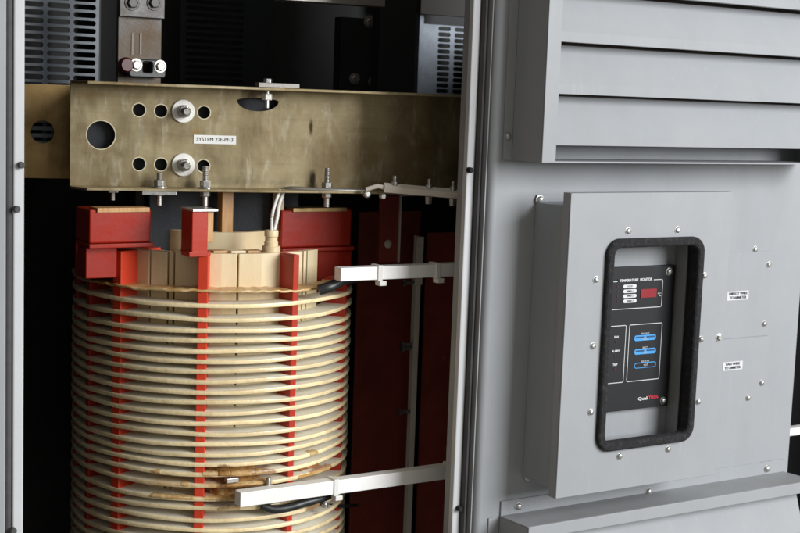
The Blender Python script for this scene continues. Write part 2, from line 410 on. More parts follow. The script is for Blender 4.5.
# front edge depth: the plate slopes slightly forward; the left end stays at Xl
Yl = solve_depth(527.8, 527, Xl); zf = at(527.8, 527, Yl).z; zf2 = at(660, 506, Yl).z
Xl1 = at(782, 473, YD).x
print('lower hood', Xl, zl, Yl, zf, zf2, Xl1)
t = thing('louver_hood', 'lower grey louver hood whose flat top and front lip show under the meter box', 'louver', (Xl, YD, zl - .5), 0, 'louver hoods on the door')
w = Xl1 - Xl; yf = Yl - YD; dz = zf - zl
MB().prof([(-.001, .5), (yf, .5 + dz), (yf, .4975 + dz), (-.001, .4975)], 0, w).build('top_plate', PAINT2, t)
liph = at(660, 506, Yl).z - at(660, 517.6, Yl).z
MB().box(0, w, yf - .003, yf - .0003, .5 + dz - liph, .5 + dz).build('front_lip', PAINT, t, .001)
MB().prof([(-.001, 0), (yf, 0), (yf, .4972 + dz), (-.001, .4972)], 0, .003).build('side_plate', PAINT, t)
zz = .5 + dz - liph
for k in range(4):
    top = zz + .006 - k * .1; pts = [(yf + .03, top), (yf, top - .085), (yf, top - .1), (yf + .002, top - .1), (yf + .002, top - .085), (yf + .032, top)]
    MB().prof(pts, .003, w - .02).build('slat', PAINT, t, .0006)
# back flange of that hood standing up behind the top plate
u0, z1f = U(500.3, 501); u1, _ = U(779, 470)
MB().box(u0 - Xl, w, -.0035, -.0005, .5, .5 + z1f - zl).build('mounting_flange', PAINT, t, .0005)
for (x, y) in ((517, 505.8), (647.5, 491), (765.5, 468)):
    u, z = U(x, y); screw(t, u - Xl, z - zl + .5, -.0035, .0064, name='screw')
u, z = U(488, 518)
MB().box(u - Xl, -.001, -.0025, -.0004, 0, .5 + z - zl).build('side_flange', PAINT, t, .0004)

# ================================================================== meter box
Xb = at(528.6, 350, YD).x
OV = .006
Yc0 = solve_depth(555.9, 350, Xb - OV); Yc1 = solve_depth(563.3, 350, Xb - OV)
Xc0 = Xb - OV; Xc1 = at(723.5, 340, Yc1).x
zc1 = at(569, 193.2, Yc1).z; zc0 = at(557.6, 498.6, Yc1).z
print('box', Xb, Yc0, Yc1, Xc0, Xc1, zc0, zc1)
box = thing('meter_box', 'grey steel meter box with a rounded rubber rimmed window, fixed to the door', 'box', (Xc0, YD, zc0))
def Bx(x, y, Y): p = at(x, y, Y); return p.x - Xc0, p.z - zc0
yc0, yc1 = Yc0 - YD, Yc1 - YD
W = Xc1 - Xc0; HB = zc1 - zc0
# window opening
wl = Bx(600.5, 345, Yc1)[0]; wr = Bx(696.3, 345, Yc1)[0]; wt = Bx(650, 237.6, Yc1)[1]; wb = Bx(640, 446.5, Yc1)[1]
gw = .0155
plate('front_cover', [rrect(0, W, 0, HB, .002, 2), rrect(wl + .004, wr - .004, wb + .004, wt - .004, .024, 8)], yc1, yc1 + .003, PAINT, box, .0008)
b = MB()
b.box(0, .0025, yc1 + .0031, yc0, .0, HB).box(W - .0025, W, yc1 + .0031, yc0, 0, HB)
b.box(.0026, W - .0026, yc1 + .0031, yc0, HB - .0025, HB).box(.0026, W - .0026, yc1 + .0031, yc0, 0, .0025)
b.build('cover_rim', PAINT, box)
bt = Bx(545, 206.8, Yc0)[1]; bb = .012; bw0 = OV; bw1 = W - OV
b = MB(); b.box(bw0, bw0 + .0025, yc0 - .004, -.0008, bb, bt).box(bw1 - .0025, bw1, yc0 - .004, -.0008, bb, bt)
b.box(bw0 + .0026, bw1 - .0026, yc0 - .004, -.0008, bt - .0025, bt).box(bw0 + .0026, bw1 - .0026, yc0 - .004, -.0008, bb, bb + .0025)
b.build('box_body', PAINT, box)
YP = YD - .046                                                          # back plate inside the box
MB().box(bw0 + .0026, bw1 - .0026, -.046, -.043, bb + .0026, bt - .0026).build('back_plate', PAINT, box)
xi = at(672.5, 300, YP).x - Xc0
MB().box(xi, xi + .002, yc0 + .006, -.0465, bb + .003, bt - .003).build('inner_partition', PAINT2, box)
plate('window_gasket', [rrect(wl, wr, wb, wt, .028, 10), rrect(wl + gw, wr - gw, wb + gw, wt - gw, .014, 8)], yc1 - .009, yc1 + .014, RUBBER, box, .004)
for (x, y) in ((628, 231), (677.5, 230), (595.8, 279.7), (704.3, 275.7), (701, 339), (592.8, 346), (590.6, 412), (698, 401.5), (619.5, 456), (668, 449)):
    u, z = Bx(x, y, Yc1); screw(box, u, z, yc1, .0052)
u, z = Bx(719, 337.5, Yc1); screw(box, u, z, yc1, .0052, kind='hex', name='latch_bolt')
u, z0 = Bx(558.5, 448, Yc0); _, z1 = Bx(560, 246, Yc0)
MB().box(OV - .0022, OV - .0002, yc0 - .001, yc0 + .004, z0, z1).build('hinge_strip', WHITE, box)
for (x, y) in ((539.8, 200), (528.3, 475.5)):
    u, z = Bx(x, y, YD - .004); screw(box, u, z, -.004, .0068)
u, z = Bx(534.5, 194.5, YD); u2, z2 = Bx(566, 206, YD)
MB().box(OV + .0, u2 + .02, -.004, -.0006, bt + .001, z).build('mounting_tab', PAINT, box, .0005)

# ---------- temperature monitor
YM = YP - .0125
mx0 = at(594, 340, YM).x; mx1 = at(671.6, 340, YM).x
mz1 = at(650, 266.2, YM).z; mz0 = at(640, 408.6, YM).z
mon = thing('temperature_monitor', 'black temperature monitor faceplate with red display and blue buttons inside the meter box', 'monitor', (mx0, YM, mz0))
MB().box(0, mx1 - mx0, 0, .011, 0, mz1 - mz0).build('faceplate', PANELK, mon, .001)
def Mx(x, y): p = at(x, y, YM); return p.x - mx0, p.z - mz0
def outline(name, x0, x1, z0, z1, r, t, m, y=-.0006):
    return plate(name, [rrect(x0, x1, z0, z1, r), rrect(x0 + t, x1 - t, z0 + t, z1 - t, max(r - t, .0005))], y, -.0001, m, mon)
x0 = .010
x1, z1 = Mx(663, 279.0); _, z0 = Mx(650, 307.6)
outline('panel_line', x0, x1, z0, z1, .004, .0011, INKW)
zt = Mx(640, 279.4)[1]; xa = Mx(617.5, 280)[0]; xb = Mx(653.5, 279)[0]
MB().box(xa, xb, -.0009, -.0006, zt - .004, zt + .002).build('line_gap', PANELK, mon)
text('TEMPERATURE', Mx(628.8, 279.5)[0], zt - .0007, -.001, .0062, INKW, mon, wide=Mx(638, 279)[0] - Mx(619.5, 279)[0], bold=.0002)
text('MONITOR', Mx(645.8, 279)[0], zt - .0005, -.001, .0062, INKW, mon, wide=Mx(652, 279)[0] - Mx(639.8, 279)[0], bold=.0002)
for k, (y, s) in enumerate(((286.6, 'COLD'), (291.4, 'WIND 1'), (296.3, 'WIND 2'), (301.3, 'WIND 3'))):
    xa, z = Mx(623, y); xb, _ = Mx(636.2, y); h = .0031
    pl = plate('name_pill', [rrect(xa, xb, z - h, z + h, h * .95)], -.0008, -.0001, INKW, mon)
    text(s, (xa + xb) / 2, z, -.0011, .0042, INKK, mon)
    xa, z = Mx(617.3, y)
    plate('indicator_lamp', [circle(xa, z, .0017, 12)], -.0008, -.0001, LED, mon)
xa, za = Mx(640.2, 297.8); xb, zb_ = Mx(656.4, 288.4)
plate('display', [rrect(xa, xb, za, zb_, .0006)], -.0012, -.0001, DISP, mon)
text('°C', Mx(659, 294.6)[0], Mx(659, 294.6)[1], -.001, .0085, INKW, mon)
x1, z1 = Mx(626.3, 325); _, z0 = Mx(615, 383.2)
outline('panel_line', x0, x1, z0, z1, .003, .0011, INKW)
x2, z1b = Mx(629.2, 326.4); x3, _ = Mx(660.6, 350)
outline('panel_line', x2, x3, z0, z1, .003, .0011, INKW)
for s, x, y in (('FAN', 616, 337), ('ALARM', 615.2, 351), ('TRIP', 614.6, 364.7)):
    u, z = Mx(x, y); text(s, u, z, -.001, .0052, INKW, mon, bold=.0002)
    plate('indicator_lamp', [circle(u, z - .0085, .002, 12)], -.0008, -.0001, LED, mon)
for s, t2, y, ytx, full in (('SCROLL', 'MANUAL/AUTO', 338.4, 333.2, 1), ('RESET', 'SELECT', 352.0, 347.2, 1), ('TEST', 'PUSH TO TEST', 365.8, 361.0, 0)):
    xa, z = Mx(634, y); xb, _ = Mx(655.3, y); h = .0050
    bt_ = plate('button', [rrect(xa, xb, z - h, z + h, h * .8)], -.0012, -.0001, INKB, mon)
    if full:
        plate('button_inlay', [rrect(xa + .003, (xa + xb) / 2 - .003, z - .0002, z + .0027, .0006)], -.0015, -.001, INKD, mon)
        plate('button_inlay', [rrect((xa + xb) / 2 + .003, xb - .003, z - .0002, z + .0027, .0006)], -.0015, -.001, INKD, mon)
        text(s, (xa + xb) / 2, z - .0022, -.0015, .0036, INKW, mon)
    else:
        plate('button_inlay', [rrect(xa + .0012, xb - .0012, z - h + .0012, z + h - .0012, h * .7)], -.0015, -.001, PANELK, mon)
        text(s, (xa + xb) / 2, z, -.002, .0048, INKW, mon)
    u, zt = Mx(644.8, ytx); text(t2, u, zt - .0003, -.001, .0044, INKW, mon, wide=.019 if full == 0 or y < 345 else .0125)
u, z = Mx(637.6, 399.2); u2, _ = Mx(647.6, 399); u3, _ = Mx(658, 398)
text('Quali', (u + u2) / 2, z + .0005, -.001, .0078, INKW, mon, wide=u2 - u, bold=.0002)
text('TROL', (u2 + u3) / 2 + .0005, z + .001, -.001, .0072, INKR, mon, wide=u3 - u2, bold=.0003)
for (x, y) in ((669.0, 271.5), (662.9, 400.5)):
    u, z = Mx(x, y); screw(mon, u, z, 0, .0056)

# ---------- blank cover plates and stickers right of the box
def blank(label, quad, screws, hexes=()):
    x0, x1, z0, z1 = quad
    t = thing('cover_plate', label, 'plate', (x0, YD, z0), 0, 'blank cover plates on the door')
    MB().box(0, x1 - x0, -.0016, -.0003, 0, z1 - z0).build('plate', PAINT, t, .0004)
    for (x, y) in screws: u, z = U(x, y); screw(t, u - x0, z - z0, -.0016, .0052)
    for (x, y, r) in hexes: u, z = U(x, y); screw(t, u - x0, z - z0, -.0016, r, kind='hex')
xL = at(724, 300, YD).x - .04; xR = at(770, 300, YD).x
zA = U(750, 252)[1]; zB = U(745, 337.5)[1]; zC = U(745, 464.5)[1]
blank('upper blank grey plate beside the meter box, holding the larger two line sticker', (xL, xR, zB + .001, zA),
      ((768, 264.5), (763.6, 323.5)))
blank('lower blank grey plate beside the meter box, with the smaller sticker near its top', (xL, xR, zC, zB - .001),
      ((761, 382.5), (747.3, 397.5)))
u, z = U(755, 249.2); tag(screw(None, u, z, YD, .0052, name='round_head_screw'), 'single round screw just above the upper blank plate', 'screw')
def sticker(label, x0, y0, x1, y1, lines, m, Y, fs, wide):
    ul, zt = at(x0, y0, Y).x, at(x0, y0, Y).z; ur, zb = at(x1, y1, Y).x, at(x1, y1, Y).z
    zc = (at((x0 + x1) / 2, y0, Y).z + at((x0 + x1) / 2, y1, Y).z) / 2; hh = abs(at(x0, y0, Y).z - at(x0, y1, Y).z) / 2 - .001
    t = thing('sticker', label, 'sticker', (ul, Y, zc), 0, 'printed stickers on the door plates')
    MB().box(0, ur - ul, -.0005, 0, -hh, hh).build('backing', m, t)
    for k, s in enumerate(lines):
        text(s, (ur - ul) / 2, hh * (.45 - .9 * k), -.0008, fs, INKK, t, wide=(ur - ul) * wide[k], bold=.0002)
YS = YD - .0017
sticker('larger printed sticker reading DIRECT WIRE on the upper blank plate', 727.5, 290.5, 748, 300.5, ['DIRECT WIRE', 'TO AMMETER'], PALE, YS, .0068, (.86, .8))
sticker('smaller printed sticker reading FAN WIRE on the lower blank plate', 723, 361, 742, 370.5, ['FAN WIRE', 'TO AMMETER'], PALE, YS, .0066, (.7, .8))

# ================================================================== winding coil
aL, aR = ray(72.2, 281), ray(352, 290)
tl, tr = math.atan2(aL.x, aL.y), math.atan2(aR.x, aR.y)
mid, half = (tl + tr) / 2, (tr - tl) / 2
YFRONT = 2.075
DC = YFRONT / (math.cos(mid) - math.sin(half)); RC = DC * math.sin(half)
XC, YC = DC * math.sin(mid), DC * math.cos(mid)
print('coil', XC, YC, RC)
FA = -math.pi / 2 - (mid * 1.0)            # direction towards the camera: angle of -(sin mid, cos mid)
FA = math.atan2(-YC, -XC)
def on_cyl(x, y, r):                        # where a pixel's ray meets the coil cylinder
    d = ray(x, y); a = d.x ** 2 + d.y ** 2; bq = -2 * (d.x * XC + d.y * YC); c = XC ** 2 + YC ** 2 - r * r
    t = (-bq - math.sqrt(max(0, bq * bq - 4 * a * c))) / (2 * a); return CAM + d * t
ys = [292.4, 305.9, 320, 332.2, 342.0, 352.3, 362.0, 372.3, 382.4, 392.8, 403.5, 413.7, 424.2, 434.8, 445.5, 455, 464.3, 474.3, 485.3, 498.8, 509, 520, 530.5, 541.5, 552.5]
zr = [on_cyl(230, y, RC).z for y in ys]
for k in range(3): zr.append(zr[-1] - .0178)
coil = thing('winding_coil', 'cream disc wound transformer coil with red radial spacers below the steel beam', 'coil', (XC, YC, zr[-1] - .1))
CZ = zr[-1] - .1
def ring_pt(th, r): a = FA + R(th); return r * math.cos(a), r * math.sin(a)
random.seed(3)
TH = .0070; DEP = .046
for i, z in enumerate(zr):
    b = MB(); n = 360 if i == 0 else 120; rings = []
    th = TH * (1.05 if i else .6); ph = random.uniform(0, 6)
    prof = [(-DEP, -th * .5), (-.0022, -th * .5), (-.0006, -th * .42), (0, -th * .2), (0, th * .2), (-.0006, th * .42), (-.0022, th * .5), (-DEP, th * .5)]
    for k in range(n):
        a = 2 * math.pi * k / n
        wob = .0012 * math.sin(3 * a + ph) + .0006 * math.sin(7 * a + 2 * ph); dr = .0008 * math.sin(5 * a + ph)
        if i == 0: wob += .0006 * math.sin(11 * a + 1) + .0005 * math.sin(23 * a) + .0007 * math.sin(61 * a) * math.sin(5 * a) + random.uniform(-.0003, .0003); dr += .0007 * math.sin(19 * a) + .0007 * math.sin(47 * a + 2) * math.sin(4 * a) + random.uniform(-.0005, .0005)
        rings.append([b.bm.verts.new(((RC + dr + o) * math.cos(a), (RC + dr + o) * math.sin(a), z - CZ + h + wob)) for o, h in prof])
    m = len(prof)
    for k in range(n):
        A, B = rings[k], rings[(k + 1) % n]
        for j in range(m):
            fc = b.bm.faces.new((A[j], B[j], B[(j + 1) % m], A[(j + 1) % m])); fc.material_index = 1 if j in (0, m - 2, m - 1) else 0
    o = b.build('winding_disc', AMBER if i == 0 else RINGM, coil, smooth=True); o.data.materials.append(AMBER if i == 0 else DISCF)
# barrel staves behind the discs
RB = RC - .042
zbar = on_cyl(240, 254.0, RB).z
def stave(a0, a1, r0, r1, z0, z1, m, name='barrel_stave', n=4, par=coil, bev=.001):
    A = [ring_pt(a0 + (a1 - a0) * k / n, r1) for k in range(n + 1)] + [ring_pt(a1 - (a1 - a0) * k / n, r0) for k in range(n + 1)]
    return MB().hull([(x, y, z0) for x, y in A], [(x, y, z1) for x, y in A]).build(name, m, par, bev)
FINS = [-78, -59.5, -40.5, -4.2, 33.5, 71, 108, 144, 180, 216, 250]
zlow = zr[-1] - .02 - CZ
def th_of(x, y, r):
    p = on_cyl(x, y, r); return (math.degrees(math.atan2(p.y - YC, p.x - XC) - FA) + 180) % 360 - 180
cuts = [-2] + [th_of(x, 265, RB) for x in (237.5, 304)]
jo = sorted([-76, -58, th_of(150, 265, RB), th_of(168, 265, RB), th_of(174, 265, RB), -4.2, th_of(238, 265, RB), 33.5, th_of(303, 265, RB), th_of(307, 265, RB), th_of(318, 265, RB), 96, 120, 144, 168, 192, 216, 240, 265])
for a0, a1 in zip(jo, jo[1:] + [jo[0] + 360]):
    if th_of(316, 265, RB) < a0 < 90: continue
    stave(a0 + .45, a1 - .45, RB - .014, RB, zlow, zbar - CZ, CREAM, n=2)
stave(-180, 179.9, RB - .03, RB - .0135, zlow, zbar - CZ - .085, AMBER, 'inner_barrel', 48, bev=0)
# radial red fins, above and between the discs
for a in FINS:
    wd = {-4.2: .0165, -40.5: .0185, -59.5: .014}.get(a, .0125)
    ztop = zr[0] + .004
    if a in (-40.5, -4.2, 33.5): ztop = {-40.5: on_cyl(128, 252.5, RC).z, -4.2: on_cyl(203, 253, RC).z, 33.5: on_cyl(291, 255.5, RC).z}[a]
    if a == -78: ztop = on_cyl(78, 243, RC).z
    if a == -59.5: ztop = on_cyl(92, 250, RC).z
    ca, sa = math.cos(FA + R(a)), math.sin(FA + R(a))
    def P(r, s, z): return (r * ca - s * sa, r * sa + s * ca, z)
    r0, r1 = RB - .002, RC - .0035
    if a == -40.5: r0 = RB - .058
    q = [P(r0, -wd / 2, 0), P(r1, -wd / 2, 0), P(r1, wd / 2, 0), P(r0, wd / 2, 0)]
    b = MB()
    def vv(c, z): return (c[0], c[1], z)
    b.hull([vv(c, zlow) for c in q], [vv(c, ztop - CZ) for c in q])
    b.build('spacer_fin', RED2 if a in (-40.5, -4.2) else RED, coil, .0012)
# brown varnish around the tap connections
def patch(a0, a1, z0, z1, m, name, dr=.0015, th=.006):
    return stave(a0, a1, RC - .03, RC + dr, z0 - CZ, z1 - CZ, m, name, 8, bev=.002)
def lump(th, r, z, sx, sz, m, name, seed):
    rnd = random.Random(seed); b = bmesh.new(); bmesh.ops.create_icosphere(b, subdivisions=3, radius=1)
    for v in b.verts:
        k = 1 + .22 * math.sin(5 * v.co.x + seed) * math.cos(6 * v.co.z + seed * 2) + rnd.uniform(-.05, .05); v.co *= k
    a = FA + R(th); x, y = ring_pt(th, r)
    rot = Matrix.Rotation(a, 4, 'Z')
    b.transform(Matrix.Translation((x, y, z - CZ)) @ rot @ Matrix.Diagonal((.007, sx, sz, 1)))
    me = bpy.data.meshes.new(name); b.to_mesh(me); b.free(); return link(name, me, m, coil, smooth=True)
def wrap(i, xa, xb, m, seed, grow=.0012):
    """varnished tape wound round a stretch of one disc's edge"""
    rnd = random.Random(seed); z = zr[i] - CZ; y = ys[i]
    a0, a1 = th_of(xa, y, RC), th_of(xb, y, RC); n = max(8, int(abs(a1 - a0) * 2)); rings = []; b = MB()
    for k in range(n + 1):
        f = k / n; end = min(1, min(f, 1 - f) * n / 3) ** .5
        gx = grow * .35 * end * (.6 + .9 * rnd.random()); a = FA + R(a0 + (a1 - a0) * f); h = TH * .5 + gx; zz = z + rnd.uniform(-.0004, .0004)
        pr = [(-.016, -h + .001), (-.004, -h), (-.001 + gx * .4, -h * .75), (gx + .0005, -h * .25), (gx + .0005, h * .25), (-.001 + gx * .4, h * .75), (-.004, h), (-.016, h - .001)]
        rings.append([b.bm.verts.new(((RC + o) * math.cos(a), (RC + o) * math.sin(a), zz + q)) for o, q in pr])
    for A, B in zip(rings, rings[1:]):
        for j in range(8): b.bm.faces.new((A[j], A[(j + 1) % 8], B[(j + 1) % 8], B[j]))
    b.bm.faces.new(rings[0][::-1]); b.bm.faces.new(rings[-1])
    b.build('edge_wrap', m, coil, smooth=True)
def fill(i, xa, xb, m, seed, rr=.012):
    """hardened varnish filling the gap under disc i"""
    rnd = random.Random(seed); y = ys[i]; a0, a1 = th_of(xa, y, RC), th_of(xb, y, RC); n = 16; b = MB(); rings = []
    z1, z0 = zr[i] - CZ - TH * .45, zr[i + 1] - CZ + TH * .45
    for k in range(n + 1):
        f = k / n; end = min(1, min(f, 1 - f) * 5); a = FA + R(a0 + (a1 - a0) * f); col = []
        for q in range(5):
            r = RC - rr - .012 * (1 - end) + rnd.uniform(-.003, .003) - .006 * math.sin(q / 4 * math.pi); col.append(b.bm.verts.new((r * math.cos(a), r * math.sin(a), z0 + (z1 - z0) * q / 4)))
        rb = RC - .036; col += [b.bm.verts.new((rb * math.cos(a), rb * math.sin(a), z1)), b.bm.verts.new((rb * math.cos(a), rb * math.sin(a), z0))]
        rings.append(col)
    for A, B in zip(rings, rings[1:]):
        for j in range(7): b.bm.faces.new((A[j], A[(j + 1) % 7], B[(j + 1) % 7], B[j]))
    b.bm.faces.new(rings[0][::-1]); b.bm.faces.new(rings[-1])
    b.build('varnish_fill', m, coil, smooth=True)
wrap(17, 203, 252, AMBER, 1); wrap(17, 216, 232, BROWNV, 2, .0026); wrap(17, 256, 262, AMBER, 12, .0018); wrap(18, 236, 272, AMBER, 3, .0014); wrap(18, 222, 234, BROWNV, 4, .002)
wrap(19, 204, 246, AMBER, 5, .0018); wrap(19, 228, 243, BROWNV, 6, .003); wrap(19, 150, 196, AMBER, 7, .0012); wrap(17, 152, 160, AMBER, 8); wrap(18, 181, 189, AMBER, 9, .0015)
wrap(20, 218, 240, AMBER, 11, .0015); wrap(19, 300, 332, BROWNV, 13, .003); wrap(16, 310, 318, AMBER, 14, .002); wrap(20, 306, 338, AMBER, 15, .0014); wrap(18, 298, 330, AMBER, 16, .0016)
fill(16, 205, 262, BROWNV, 21); fill(17, 214, 266, BROWNV, 22, .014); fill(18, 210, 250, BROWNV, 23); fill(17, 300, 330, BROWNV, 25)
def stain(m, spots):
    nt = m.node_tree; N = nt.nodes; L = nt.links; b = N['Principled BSDF']; src = b.inputs['Base Color'].links[0].from_socket; tc = N['Texture Coordinate']
    for (p, rad, amt, col, seed) in spots:
        vm = N.new('ShaderNodeVectorMath'); vm.operation = 'SUBTRACT'; L.new(tc.outputs['Object'], vm.inputs[0]); vm.inputs[1].default_value = p
        v2 = N.new('ShaderNodeVectorMath'); v2.operation = 'DIVIDE'; L.new(vm.outputs[0], v2.inputs[0]); v2.inputs[1].default_value = rad
        v3 = N.new('ShaderNodeVectorMath'); v3.operation = 'LENGTH'; L.new(v2.outputs[0], v3.inputs[0])
        n = N.new('ShaderNodeTexNoise'); n.inputs['Scale'].default_value = 38 + seed; n.inputs['Detail'].default_value = 6; L.new(tc.outputs['Object'], n.inputs['Vector'])
        ad = N.new('ShaderNodeMath'); ad.operation = 'MULTIPLY_ADD'; L.new(n.outputs['Fac'], ad.inputs[0]); ad.inputs[1].default_value = 2.2; L.new(v3.outputs['Value'], ad.inputs[2])
        rr = N.new('ShaderNodeMapRange'); rr.interpolation_type = 'SMOOTHSTEP'; rr.inputs['From Min'].default_value = 2.0; rr.inputs['From Max'].default_value = 1.45
        rr.inputs['To Max'].default_value = amt; L.new(ad.outputs[0], rr.inputs['Value'])
        x = N.new('ShaderNodeMix'); x.data_type = 'RGBA'; L.new(rr.outputs['Result'], x.inputs['Factor']); L.new(src, x.inputs['A']); x.inputs['B'].default_value = (*col, 1); src = x.outputs['Result']
    L.new(src, b.inputs['Base Color'])
SPT = []
for k, (x, y, rx, rz_, am, col) in enumerate(((236, 486, .085, .040, .85, (.50, .25, .07)), (240, 490, .055, .030, .9, (.17, .07, .02)), (226, 471, .05, .010, .85, (.22, .095, .03)), (322, 470, .05, .022, .8, (.34, .12, .04)), (318, 505, .05, .018, .8, (.24, .10, .03)),
                                          (165, 484, .06, .02, .55, (.55, .33, .12)), (262, 474, .05, .012, .8, (.26, .11, .035)), (240, 296, .2, .006, .6, (.55, .32, .10)), (150, 292, .1, .006, .7, (.5, .28, .08)))):
    p = on_cyl(x, y, RC); SPT.append(((p.x - XC, p.y - YC, p.z - CZ), (rx, rx, rz_), am, col, k * 3))
stain(RINGM, SPT); stain(DISCF, SPT)
def tap(x, y, tilt=0):
    """tap terminal: small plate and bolt standing on the coil"""
    p = on_cyl(x, y, RC + .004); th = th_of(x, y, RC + .004); lx, ly = ring_pt(th, RC + .006)
    b = MB(); z = p.z - CZ
    b.lathe([(.0065, -.012), (.0065, -.006), (.004, -.006), (.004, .012), (.003, .014)], (lx, ly, z), 'z', 12)
    b.build('tap_bolt', ZINC, coil, smooth=True)
tap(268, 485); tap(324, 500)
p = on_cyl(232, 480, RC + .002); lx, ly = ring_pt(th_of(232, 480, RC), RC + .003)
MB().box(lx - .011, lx + .011, ly - .003, ly + .01, p.z - CZ - .004, p.z - CZ + .004).build('tap_plate', ALU, coil, .001)

# ================================================================== beam frame
BA = math.atan2(ray(4450, 255).y, ray(4450, 255).x)
nb = Vector((-math.sin(BA), math.cos(BA), 0))
bo = Vector((XC, YC, 0)) - nb * .11
BF = Frame(bo, BA); print('beam angle', math.degrees(BA))
FV = -.055                                     # front edge of the flanges
u0 = BF.px(70, 135)[0]; u1 = u0 + 1.2
wb_, wt_ = BF.px(200, 187.5)[1], BF.px(200, 88.5)[1]
wfb = (BF.px(200, 189.0, FV)[1] + BF.px(300, 190.9, FV)[1]) / 2
wft = (BF.px(150, 86.0, FV)[1] + BF.px(330, 93.0, FV)[1]) / 2
print('beam z', wb_, wt_, wfb, wft)
beam = thing('clamp_beam', 'long yellow chromated steel channel beam with round holes above the coil', 'beam', (bo.x, bo.y, wfb), BA)
BZ = wfb
def bp(x, y, v=0): u, w = BF.px(x, y, v); return u, w - BZ
def sc(px, v=0): return BF.px(200 + px, 140, v)[0] - BF.px(200, 140, v)[0]
hl = [[(u0, -.004), (u1, -.004), (u1, wft - BZ + .002), (u0, wft - BZ + .002)]]
u, w = bp(101, 135); hl.append(circle(u, w, sc(13.6), 40))
for (x, y) in ((139, 110), (161, 111), (204, 112.5), (139, 164), (161, 164.5), (203.5, 166)): u, w = bp(x, y); hl.append(circle(u, w, sc(6.2), 28))
u, w = bp(258, 99.5); hl.append([(u + sc(21) * math.cos(t / 12 * math.pi), w - .003 + sc(8.5) * math.sin(t / 12 * math.pi) * (1.15 if t > 12 else .35)) for t in range(24)])
SP = []
for (x, y, rx, ry, am, sc_) in ((254, 105, 15, 6, .9, (.05, .03, .012)), (262, 92, 30, 7, .8, (.08, .055, .03)), (311, 127, 3.2, 11, .95, (.035, .02, .01)), (313, 179, 3.5, 11, .9, (.04, .035, .025)),
                                 (152, 182, 7, 9, .5, (.16, .13, .08)), (190, 185, 9, 6, .6, (.12, .10, .06)), (85, 95, 30, 6, .5, (.24, .16, .07)), (196, 132, 5, 4, .5, (.40, .2, .06)),
                                 (240, 182, 70, 5, .4, (.20, .17, .11))):
    u, w = bp(x, y); SP.append((u, w, sc(rx), sc(ry), am, sc_))
CHROMW = chromate('yellow_chromate_steel_web', (.40, .335, .20), (.20, .15, .075), (.72, .68, .56), SP)
plate('web', hl, 0, .006, CHROMW, beam, .0006)
RIM = mat('bare_hole_rim', (.74, .68, .50), .4, .4, (.55, .46, .28), 60, .7)
for (x, y, r) in ((101, 135, 13.6), (139, 110, 6.2), (161, 111, 6.2), (204, 112.5, 6.2), (139, 164, 6.2), (161, 164.5, 6.2), (203.5, 166, 6.2)):
    u, w = bp(x, y); plate('hole_rim', [circle(u, w, sc(r + .9), 36), circle(u, w, sc(r - .1), 36)], -.0003, -.0001, RIM, beam)
ch = .022
MB().hull([(u0, .0, -.0045), (u0, -.02, -.0045), (u0 + ch, FV, -.0045), (u1, FV, -.0045), (u1, .0, -.0045)],
          [(u0, .0, 0), (u0, -.02, 0), (u0 + ch, FV, 0), (u1, FV, 0), (u1, .0, 0)]).build('flange', CHROM, beam, .001)
zt = wft - BZ
MB().hull([(u0, .0, zt), (u0, -.02, zt), (u0 + ch, FV, zt), (u1, FV, zt), (u1, .0, zt)],
          [(u0, .0, zt + .005), (u0, -.02, zt + .005), (u0 + ch, FV, zt + .005), (u1, FV, zt + .005), (u1, .0, zt + .005)]).build('flange', CHROM, beam, .001)
def through_bolt(x, y):
    u, w = bp(x, y); r = sc(11.4)
    st = MB(); pr = []
    for k in range(14): pr += [(r * (.36 if k % 2 else .315), .019 + k * .0011)]
    b = st.lathe(pr + [(r * .25, .036)], (u, 0, w), 'y', 18).build('bolt', ZINC, beam, smooth=True)
    MB().lathe([(r, .0006), (r, .0032), (r - .001, .004)], (u, 0, w), 'y', 36).build('washer', WASHER, b, smooth=True)
    MB().lathe([(r * .56, .004), (r * .56, .0062)], (u, 0, w), 'y', 24).build('lock_washer', ZINC, b)
    MB().lathe([(r * .55, .0063), (r * .58, .008), (r * .58, .017), (r * .5, .019)], (u, 0, w), 'y', 6, ph=.2).build('hex_nut', ZINC, b, .0006)
through_bolt(183, 111.3); through_bolt(183, 164.8)
def flange_stud(x, ytop, ybase, m, v=-.03, low=True, r=.0062):
    u, _ = bp(x, ybase, v); h = bp(x, ytop, v)[1]
    pr = []; n = 16
    for k in range(n + 1): pr.append((r * (.86 if k % 2 else .74), .012 + (h - .012) * k / n))
    b = MB().lathe(pr, (u, v, 0), 'z', 14).build('stud', ZINC if m else ALU, beam, smooth=True)
    MB().lathe([(r * 2.1, .0004), (r * 2.1, .0022)], (u, v, 0), 'z', 22).build('washer', ZINC, b)
    MB().lathe([(r * 1.5, .0023), (r * 1.6, .004), (r * 1.6, .012), (r * 1.4, .0135)], (u, v, 0), 'z', 6).build('hex_nut', ZINC, b, .0005)
    if low:
        MB().lathe([(r * 1.2, -.014), (r * 1.45, -.0125), (r * 1.45, -.0047)], (u, v, 0), 'z', 6).build('hex_nut', ZINC, b, .0005)
        MB().lathe([(r * .8, -.03), (r * .8, -.014)], (u, v, 0), 'z', 12).build('stud_end', ALU, b)
flange_stud(159.5, 172.5, 187.5, 0, -.025); flange_stud(205.3, 166.5, 188, 0, -.03); flange_stud(327, 168, 188.8, 1, -.03)
